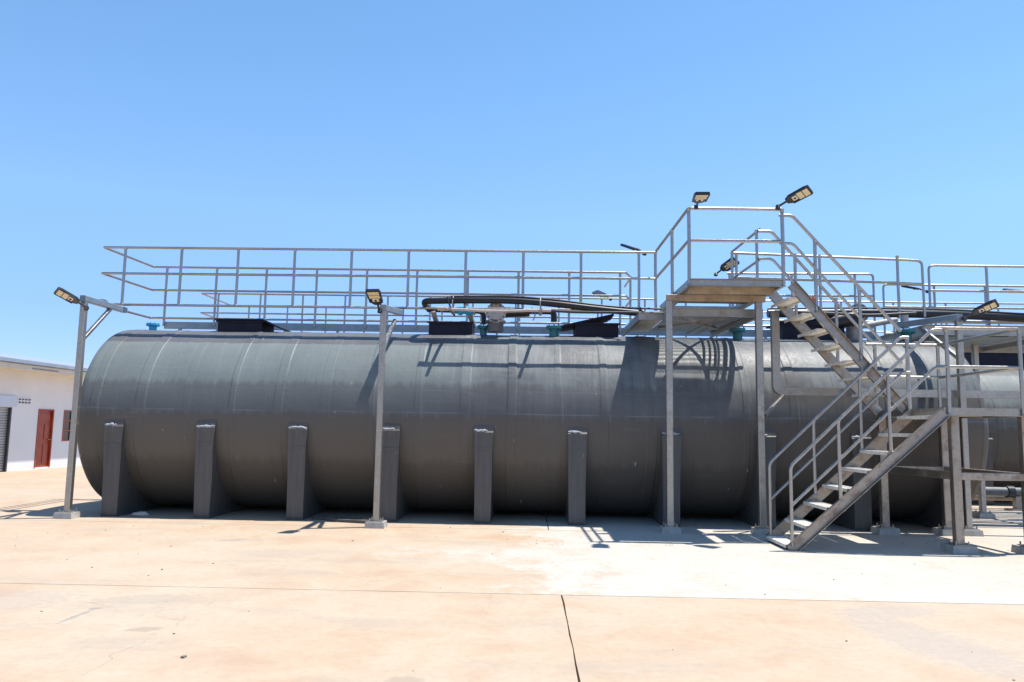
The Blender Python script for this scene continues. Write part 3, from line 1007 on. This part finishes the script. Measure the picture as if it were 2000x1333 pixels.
# ------------------------------------------------------------------ pipework
pa_ = thing('pipe_run', 'thick black pipe looping above the tank, in front of the handrail', 'pipe', (-1, 13.9, 3.9), 'black pipe runs over the tanks')
YP = 13.88
pts = [(-.86, 14.35, 3.52), (-.86, 14.35, 3.765), (-1.9, 14.35, 3.79), (-1.95, 14.1, 3.84), (-1.93, YP, 3.875), (-1.25, YP, 3.895), (-.33, YP, 3.905), (.45, YP, 3.855), (1.2, YP, 3.77), (2.02, YP, 3.70)]
MB().tube([pts[0], pts[1], pts[2]], .047, 16, .12).build('drop_pipe', PIPE, pa_)
MB().tube(pts[2:6], .058, 16, .12).build('elbow', PIPE, pa_)
MB().tube(pts[5:], .059, 16, .35).build('pipe_length', PIPE, pa_)
MB().tube([(-1.45, YP + .02, 3.968), (-.3, YP + .02, 3.985), (.45, YP + .02, 3.935), (1.2, YP + .02, 3.845), (1.75, YP + .02, 3.80), (2.4, YP + .03, 3.79)], .019, 8, .3).build('cable', BLACK, pa_)
MB().lathe((2.02, YP, 3.70), [(.085, 0), (.085, .03)], 'X', 18).build('flange', PIPE, pa_)
v = MB().lathe((-1.40, 14.35, 3.778), [(.06, 0), (.06, .05), (.088, .055), (.088, .13), (.066, .135), (.066, .2), (.088, .205), (.088, .31), (.06, .315), (.06, .36)], 'X', 18)
v.build('valve', BLUE, pa_)
fl_ = MB().lathe((-1.43, 14.35, 3.778), [(.085, 0), (.085, .02)], 'X', 18).lathe((-1.05, 14.35, 3.775), [(.085, 0), (.085, .02)], 'X', 18)
fl_.build('flange', FLANGE, pa_)
pc = thing('pipe_run', 'stubby flanged grey outlet with black neck on the tank crown', 'pipe', (-.63, 14.2, 3.5), 'black pipe runs over the tanks')
MB().lathe((-.63, 14.2, 3.36), [(.15, 0), (.15, .16), (.19, .165), (.19, .21), (.115, .215), (.115, .33)], 'Z', 22).build('neck', simple('dark_neck', (.10, .10, .105), .5), pc)
MB().lathe((-.62, 14.02, 3.70), [(.19, 0), (.19, .035), (.13, .04), (.13, .12)], 'Y', 22).build('blind_flange', FLANGE, pc)
bl = MB()
for k in range(12):
    a = 2 * PI * k / 12
    bl.lathe((-.62 + .155 * math.cos(a), 14.0, 3.70 + .155 * math.sin(a)), [(.014, 0), (.014, .03)], 'Y', 6)
bl.build('bolt_ring', BLACK, pc)
MB().tube([(-.55, 14.22, 3.735), (.0, 14.25, 3.745)], [.11, .075], 16).build('reducer', PIPE, pc)
pd = thing('pipe_run', 'black pipe bending down into the teal flange beside the tilted hatch', 'pipe', (.4, 14.29, 3.6), 'black pipe runs over the tanks')
MB().tube([(.0, 14.29, 3.775), (.46, 14.29, 3.775), (.46, 14.29, 3.58)], .058, 16, .14).build('pipe_length', PIPE, pd)
vv = MB().lathe((.02, 14.2, 3.775), [(.03, 0), (.06, .01), (.06, .05), (.035, .06), (.035, .1), (.05, .11), (.05, .16), (.03, .17)], 'X', 14)
vv.build('valve', TEAL, pd)
MB().tube([(.12, 14.19, 3.76), (.09, 14.15, 3.62), (.06, 14.15, 3.58)], .012, 8).build('valve_handle', FLANGE, pd)
arms = thing('pipe_bracket', 'slotted steel arms holding the black pipe out from the handrail', 'bracket', (-.5, 14, 3.75))
YC2 = 13.40
for x in (-1.40, 0.20):
    MB().bar((x, yn - .03, 3.67), (x, YC2 - .12, 3.65), .05, .05).build('bracket_arm', STEELW, arms)
    MB().tube([(x, YP, 3.73), (x - .01, YP - .075, 3.86), (x, YP, 3.965), (x + .01, YP + .075, 3.86), (x, YP, 3.735)], .011, 6).build('clamp', FLANGE, arms)
MB().bar((-1.62, yn - .03, 3.70), (-1.50, YC2 - .03, 3.66), .04, .04).build('bracket_arm', STEELW, arms)
cn = thing('conduit', 'thin pale conduit sagging in front of the black pipe on bracket arms', 'conduit', (2, YC2, 3.7))
cp = []
for k in range(15):
    cx_ = -1.62 + .4 * k
    drop = min(1.0, max(0.0, (cx_ - .3) / 1.6))
    cp.append((cx_, YC2, 3.665 - .035 * abs(math.sin(PI * (cx_ + 1.4) / 1.6)) * (1 - drop) - .03 * drop))
MB().tube(cp[5:], .024, 10).build('shadow_tail', BLACK, cn)  # dark run added past the pale conduit to cast its thin shadow line
MB().tube(cp[:6], .026, 10).build('conduit_pipe', simple('dusty_conduit', (.42, .36, .33), .6, 0, .15, 6), cn)
MB().tube([(-1.63, YC2, 3.665), (-1.45, YC2, 3.66)], .033, 10).build('end_cap', simple('tan_cap', (.40, .28, .18), .6), cn)
MB().bar((-1.75, 14.6, 3.5), (-1.82, 14.3, 3.75), .09, .05).build('bracket_foot', FLANGE, arms)
MB().bar((-1.06, 14.6, 3.5), (-1.16, 14.3, 3.80), .09, .05).build('bracket_foot', FLANGE, arms)
MB().tube([(-1.50, YP - .06, 3.95), (-1.46, YP - .08, 3.8), (-1.38, YP + .1, 3.62)], .016, 8, .05).build('strap', BLACK, arms)

pr = thing('pipe_run', 'long thick black pipe behind the stairs, running off to the right', 'pipe', (7, 14.5, 3.8), 'black pipe runs over the tanks')
MB().tube([(4.45, 14.3, 3.79), (5.3, 14.3, 3.81), (6.4, 14.32, 3.83), (8.0, 14.4, 3.83), (9.4, 14.5, 3.79), (16, 14.5, 3.76)], .078, 16, .5).build('pipe_length', PIPE, pr)
MB().tube([(4.45, 14.3, 3.885), (5.3, 14.28, 3.905), (6.4, 14.30, 3.925), (8.0, 14.38, 3.92), (9.4, 14.45, 3.865), (16, 14.45, 3.85)], .016, 8, .5).build('cable', BLACK, pr)
MB().tube([(5.0, 14.35, 3.60), (5.75, 14.3, 3.66), (6.15, 14.3, 3.74)], [.04, .13, .15], 16).build('reducer', PIPE, pr)
MB().lathe((6.25, 14.55, 3.86), [(.19, 0), (.19, .045)], 'Y', 24).build('blind_flange', FLANGE, pr)
MB().tube([(4.3, 13.40, 3.70), (5.1, 13.40, 3.68), (5.9, 13.40, 3.64), (6.75, 13.42, 3.70)], .024, 10, .3).build('cable', BLACK, pr)  # added dark run, there to cast the thin shadow line on the tank
bl = MB()
for k in range(12):
    a = 2 * PI * k / 12
    bl.lathe((6.25 + .155 * math.cos(a), 14.53, 3.86 + .155 * math.sin(a)), [(.014, 0), (.014, .03)], 'Y', 6)
bl.build('bolt_ring', BLACK, pr)
MB().tube([(6.2, 14.7, 3.30), (6.2, 14.7, 3.66)], .14, 18).build('drop_pipe', FLANGE, pr)
MB().tube([(6.3, 14.7, 3.62), (7.2, 15.1, 3.82)], .055, 14).build('branch_pipe', FLANGE, pr)
MB().tube([(6.98, 14.31, 3.55), (6.98, 14.31, 3.85)], .07, 16).build('riser', FLANGE, pr)
MB().tube([(3.88, 14.29, 3.56), (3.88, 14.29, 3.74), (3.3, 14.29, 3.75)], .058, 14, .12).build('pipe_length', PIPE, pr)

gp = thing('pipe_run', 'grey pipe lying low over the yard at the right, beyond the tank end', 'pipe', (10.5, 17, 0), 'black pipe runs over the tanks')
MB().tube([(8.6, 17.1, .40), (13.5, 17.0, .38)], .095, 16).build('pipe_length', simple('dull_pipe', (.13, .135, .14), .55, .2), gp)
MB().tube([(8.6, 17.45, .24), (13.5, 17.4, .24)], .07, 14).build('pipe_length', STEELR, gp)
MB().lathe((10.35, 17.07, .39), [(.13, 0), (.13, .14)], 'X', 18).build('coupling', BLACK, gp)
m = MB().b2(10.5, 10.62, 16.98, 17.12, .03, .3).b2(10.36, 10.76, 16.9, 17.2, 0.0, .035)
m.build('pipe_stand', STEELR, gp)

al = tag(MB().lathe((5.42, 14.6, 3.93), [(.06, 0), (.066, .02), (.066, .05), (.056, .06), (.056, .2), (.035, .235)], 'Z', 14).build('warning_light', RED), 'small red warning lamp clipped behind the upper stair stringer', 'lamp')
MB().tube([(5.42, 14.6, 3.4), (5.42, 14.6, 3.935)], .015, 8).build('lamp_stem', STEEL, al)

# ------------------------------------------------------------------ solar street lamps
def lamp_proto():
    """local frame: arm leaves the origin along +X, light faces -Z"""
    L = {}
    L['housing'] = MB().prism([(.16, -.055), (.24, -.115), (.53, -.135), (.60, -.115), (.60, .115), (.53, .135), (.24, .115), (.16, .055)], 'Z', -.018, .022).mesh('housing', BLACK)
    fr = MB()
    for a in ((.245, .585, -.125, -.108), (.245, .585, .108, .125)):
        fr.b2(a[0], a[1], a[2], a[3], -.03, -.0185)
    fr.b2(.575, .59, -.107, .107, -.03, -.0185)
    L['rim'] = fr.mesh('rim', BLACK)
    L['led_panel'] = MB().b2(.365, .455, -.098, .098, -.0235, -.0185).mesh('led_panel', LED)
    L['led_panel2'] = MB().b2(.47, .56, -.102, .102, -.0235, -.0185).mesh('led_panel', LED)
    L['sensor_panel'] = MB().b2(.27, .35, -.06, .06, -.0225, -.0185).mesh('sensor_panel', LENS)
    L['sensor'] = MB().lathe((.31, 0, -.045), [(.010, 0), (.02, .01), (.022, .0215)], 'Z', 12).mesh('sensor', BLACK)
    L['solar_panel'] = MB().b2(.25, .58, -.105, .105, .0225, .027).mesh('solar_panel', GLASS)
    L['arm'] = MB().tube([(.0, 0, -.02), (.18, 0, -.002)], .02, 10).mesh('arm', BLACK)
    c = MB().lathe((0, 0, -.07), [(.036, 0), (.036, .075)], 'Z', 12)
    c.b2(-.045, .02, -.03, .03, -.06, -.02)
    L['clamp'] = c.mesh('clamp', BLACK)
    return L
LP = lamp_proto()
def lamp(label, base, d, face, group='solar lamps on the railings and poles'):
    x = Vector(d).normalized()
    f = Vector(face)
    z = -(f - x * f.dot(x)).normalized()
    y = z.cross(x)
    M = Matrix((x, y, z)).transposed()
    o = bpy.data.objects.new('solar_lamp', None)
    COL.objects.link(o)
    o.matrix_world = Matrix.Translation(base) @ M.to_4x4() @ Matrix.Scale(.88, 4)
    tag(o, label, 'lamp', group)
    for k, me in LP.items():
        c = bpy.data.objects.new(me.name.split('.')[0], me)
        COL.objects.link(c)
        c.parent = o
    return o
lamp('black solar lamp leaning left from the pole at the tank end', (-7.45, 12.64, 3.50), (-.64, -.52, .40), (-.1,-.50,-.85))
lamp('black solar lamp seen edge-on behind the left pole top', (-7.62, 13.6, 3.64), (-.66, .55, .32), (-.3,.3,-.9))
lamp('black solar lamp facing the viewer on top of the lone pole', (-2.42, 12.22, 3.46), (-.06, -.86, .42), (0,-.4,-.9))
lamp('black solar lamp facing forward at the left end of the platform top rail', (2.55, 11.60, 5.05), (-.03, -.98, .06), (0,-.1,-1))
lamp('black solar lamp pointing up to the right from the platform top rail', (3.79, 11.58, 5.05), (.74, -.52, .33), (.1,-.40,-.90))
lamp('thin solar lamp seen edge-on where the handrail meets the platform', (2.14, 14.16, 4.90), (-.62, .60, .38), (-.1,.15,-1))
lamp('dark solar lamp behind the platform, showing between its railings', (3.90, 15.95, 4.88), (.66, -.62, .42), (.1,-.7,-.7))
lamp('small far solar lamp showing its pale back on the second tank railing', (2.05, 19.3, 4.90), (-.62, .50, .36), (-.3,.75,-.6))
lamp('black solar lamp on the pole at the right end of the tank', (7.14, 12.66, 3.52), (.72, -.50, .38), (.1,-.45,-.88))
lamp('slim dark solar lamp on the far right handrail, seen edge-on', (8.80, 16.95, 4.76), (-.70, .6, .28), (-.1,.2,-1))
lamp('pale slim solar lamp at the right frame edge on the rear handrail', (11.05, 16.95, 4.74), (-.80, .55, .22), (-.1,.4,-.9))

# ------------------------------------------------------------------ building on the left
bd = thing('workshop_building', 'long white single-storey building with grey roof behind the left pole', 'building', (-15.9, 26, 0))
WX = -15.9
def holes_wall():
    m = MB()
    y0, y1, zt = 12.0, 44.0, 3.25
    ops = [(20.6, 23.42, 0.0, 1.96), (24.72, 25.54, 0.05, 1.94), (26.1, 27.3, .88, 1.93), (30.2, 31.0, 0.05, 1.94), (32.2, 33.4, .88, 1.93)]
    ed = sorted({y0, y1, *[o[0] for o in ops], *[o[1] for o in ops]})
    for a, b2 in zip(ed[:-1], ed[1:]):
        op = next((o for o in ops if o[0] <= a and b2 <= o[1]), None)
        if op is None:
            m.b2(WX - .15, WX, a, b2, 0, zt)
        else:
            m.b2(WX - .15, WX, a, b2, op[3], zt)
            if op[2] > 0:
                m.b2(WX - .15, WX, a, b2, 0, op[2])
    m.b2(WX - 9, WX - .15, y0, y0 + .15, 0, zt).b2(WX - 9, WX - .15, y1 - .15, y1, 0, zt).b2(WX - 9, WX - 8.85, y0 + .15, y1 - .15, 0, zt)
    return m
holes_wall().build('wall', WHITE, bd)
m = MB()
m.prism([(WX + .78, 3.235), (WX + .78, 3.35), (WX - 4.6, 4.15), (WX - 10, 3.35), (WX - 10, 3.235), (WX - 4.6, 4.035)], 'Y', 11.3, 44.8)
m.build('roof', ROOF, bd)
m = MB().b2(WX + .75, WX + .805, 11.28, 44.82, 3.08, 3.232)
m.build('fascia', SOFFIT, bd)
m = MB().b2(WX + .002, WX + .748, 11.3, 44.8, 3.10, 3.115)
sf = m.build('soffit', SOFFIT, bd)
m = MB().b2(WX + .81, WX + .895, 11.2, 44.9, 3.26, 3.36)
m.build('gutter', ROOF, bd)
MB().b2(WX + .806, WX + .815, 23.0, 24.3, 3.12, 3.16).build('vent_slot', simple('slot_brown', (.30, .25, .2), .8), bd)
sh = MB().b2(WX - .12, WX - .10, 20.6, 23.42, 0, 1.96).build('roller_shutter', DARK, bd)
for k in range(24):
    z = .03 + k * .0805
    MB().section((WX - .085, 20.62, z), (WX - .085, 23.40, z), [(-.015, 0), (.012, .008), (.02, .03), (.012, .055), (-.015, .066)]).build('slat', SHUT, sh)
MB().b2(WX - .10, WX + .01, 23.36, 23.42, 0, 1.96).build('guide_rail', DARK, sh)
MB().b2(WX + .003, WX + .05, 20.5, 23.56, 1.98, 2.31).build('shutter_box', CREAMPLATE, bd)
vb = MB().b2(WX + .002, WX + .02, 23.62, 24.28, 2.06, 2.29).build('vent_block', WHITE, bd)
m = MB()
for r in range(2):
    for c in range(4):
        y = 23.68 + c * .155
        z = 2.095 + r * .095
        m.b2(WX + .021, WX + .024, y, y + .05, z, z + .06).b2(WX + .021, WX + .024, y + .06, y + .11, z + .01, z + .055)
m.build('vent_hole', DARK, vb)
def door(y0, y1):
    d = MB().b2(WX - .09, WX - .05, y0 + .05, y1 - .05, .05, 1.90).build('door', WOOD, bd)
    f = MB().b2(WX - .12, WX + .02, y0, y0 + .05, .05, 1.94).b2(WX - .12, WX + .02, y1 - .05, y1, .05, 1.94).b2(WX - .12, WX + .02, y0 + .05, y1 - .05, 1.90, 1.94)
    f.build('door_frame', WOOD, d)
    for (a, b2, z0, z1) in ((y0 + .12, (y0 + y1) / 2 - .04, .18, .80), ((y0 + y1) / 2 + .04, y1 - .12, .18, .80), (y0 + .12, (y0 + y1) / 2 - .04, .95, 1.45), ((y0 + y1) / 2 + .04, y1 - .12, .95, 1.45), (y0 + .12, y1 - .12, 1.56, 1.80)):
        MB().b2(WX - .05, WX - .034, a, b2, z0, z1).build('door_panel', WOOD, d)
    h = MB().tube([(WX - .05, y1 - .1, .95), (WX + .01, y1 - .1, .95), (WX + .01, y1 - .22, .95)], .014, 8)
    h.build('handle', STEEL, d)
door(24.72, 25.54)
door(30.2, 31.0)
def window(y0, y1):
    wdo = MB()
    for z in (.88, 1.22, 1.56, 1.89):
        wdo.b2(WX - .1, WX + .015, y0, y1, z, z + .045)
    for y in (y0, (y0 + y1) / 2 - .03, y1 - .06):
        wdo.b2(WX - .095, WX + .012, y, y + .06, .925, 1.89)
    o = wdo.build('window', WOOD, bd)
    for k in range(3):
        for a, b2 in ((y0 + .06, (y0 + y1) / 2 - .03), ((y0 + y1) / 2 + .03, y1 - .06)):
            MB().b2(WX - .07, WX - .062, a, b2, .925 + .34 * k, 1.22 + .34 * k).build('pane', GLASS, o)
window(26.1, 27.3)
window(32.2, 33.4)

# ------------------------------------------------------------------ far background on the right
shd = thing('far_shed', 'distant shed with a pale blue roof seen past the tank end', 'shed', (36, 52, 0))
MB().b2(31, 44, 51, 60, 0, 5.0).build('wall', simple('shed_wall', (.45, .47, .48), .8), shd)
MB().prism([(50.3, 4.9), (55.5, 6.1), (60.7, 4.9), (60.7, 5.05), (55.5, 6.25), (50.3, 5.05)], 'X', 30.5, 44.5).build('roof', BLUEROOF, shd)
rf = thing('pipe_rack', 'distant pale pipe rack crossing behind the right-hand tank', 'pipe rack', (22, 33, 0))
for z in (4.55, 4.75, 4.98):
    MB().tube([(17, 33, z), (34, 33, z)], .07, 10).build('pipe_length', simple('pale_pipe', (.62, .63, .62), .5), rf)
for k in range(6):
    MB().bar((17.5 + k * 3.1, 33.15, 0), (17.5 + k * 3.1, 33.15, 5.1), .14, .14, (0, 1, 0)).build('leg', GALV, rf)

def tree(label, x, y, h, cr, seed):
    r2 = random.Random(seed)
    t = thing('broadleaf_tree', label, 'tree', (x, y, 0), 'trees beyond the tank yard')
    tk = MB().tube([(x, y, 0), (x + .2, y, h * .3), (x - .1, y + .1, h * .62)], [.26, .2, .1], 8)
    for k in range(6):
        a = 2 * PI * k / 6 + r2.random()
        z0 = h * r2.uniform(.3, .5)
        tk.tube([(x + .1, y, z0), (x + cr * .45 * math.cos(a), y + cr * .45 * math.sin(a), z0 + h * .18), (x + cr * .75 * math.cos(a), y + cr * .75 * math.sin(a), z0 + h * .3)], [.1, .06, .02], 6)
    tk.build('trunk', BARK, t)
    m = MB()
    cl = []
    for k in range(34):
        a, e = r2.uniform(0, 2 * PI), r2.uniform(-.6, 1)
        rr = cr * r2.uniform(.35, .92)
        cl.append((x + rr * math.cos(a), y + rr * math.sin(a), h * .66 + e * h * .3, r2.uniform(.5, 1.1) * cr * .3))
    for (cx, cy, cz, cs) in cl:
        for k in range(75):
            d = Vector((r2.gauss(0, 1), r2.gauss(0, 1), r2.gauss(0, .8))).normalized() * cs * r2.uniform(.4, 1.05)
            c = Vector((cx, cy, cz)) + d
            u = Vector((r2.gauss(0, 1), r2.gauss(0, 1), r2.gauss(0, 1))).normalized()
            w2 = u.orthogonal().normalized()
            s = r2.uniform(.12, .24)
            m.add([c - u * s, c - w2 * s * .5, c + u * s, c + w2 * s * .5], [(0, 1, 2, 3)])
    m.build('crown', LEAF, t)
tree('tall green tree far behind the right-hand tank, beside the blue roof', 39, 66, 8.6, 3.6, 3)
tree('round green tree far off at the right frame edge', 46.5, 70, 9.6, 3.8, 4)
tree('low green tree in the gap past the front tank end', 28.5, 47.5, 6.2, 2.6, 5)
tree('wide green tree beyond the frame edge at far right', 54, 72, 9.2, 4.0, 6)
tree('bushy green tree behind the pale pipe rack', 33.2, 46.5, 5.6, 2.4, 7)

# ------------------------------------------------------------------ loose bits under the tank
pk = [((-3.62, 13.2), (-2.62, 12.80), .09), ((-3.55, 13.32), (-2.75, 13.0), .07), ((-3.2, 12.9), (-2.6, 12.74), .05)]
lb_ = ['longest dark plank lying under the tank by the lone pole', 'dark plank lying behind the longest one under the tank', 'short thin plank nearest the footing of the lone pole']
for (a, c, w2), l in zip(pk, lb_):
    o = MB().bar((*a, .025 + .0), (*c, .03), w2, .045).build('plank', PLANK)
    tag(o, l, 'plank', 'planks left under the tank')
m = MB()
r2 = random.Random(5)
m.lathe((-6.58, 13.2, 0.0), [(.05, 0), (.09, .015), (.075, .05), (.03, .065)], 'Z', 9)
m.v = [(x + r2.uniform(-.03, .03) + (x + 6.58) * .6, y + r2.uniform(-.02, .02), max(0.001, z + r2.uniform(-.008, .012))) for x, y, z in m.v]
tag(m.build('paper_scrap', PAPER), 'crumpled paper scrap on the concrete between the first two saddles', 'litter')
r2 = random.Random(8)
m = MB()
for k in range(150):
    x, y = r2.uniform(-7, 8), r2.choice([r2.uniform(4.2, 12.4), r2.uniform(10.5, 13.4)])
    s = r2.uniform(.003, .010)
    if r2.random() < .05:
        s *= 1.8
    a = r2.uniform(0, PI)
    M = Matrix.Rotation(a, 3, 'Z')
    m.box((x, y, s * .35), (s * 2, s * r2.uniform(.8, 1.6), s * .7), M)
stuff(m.build('gravel', STONE))
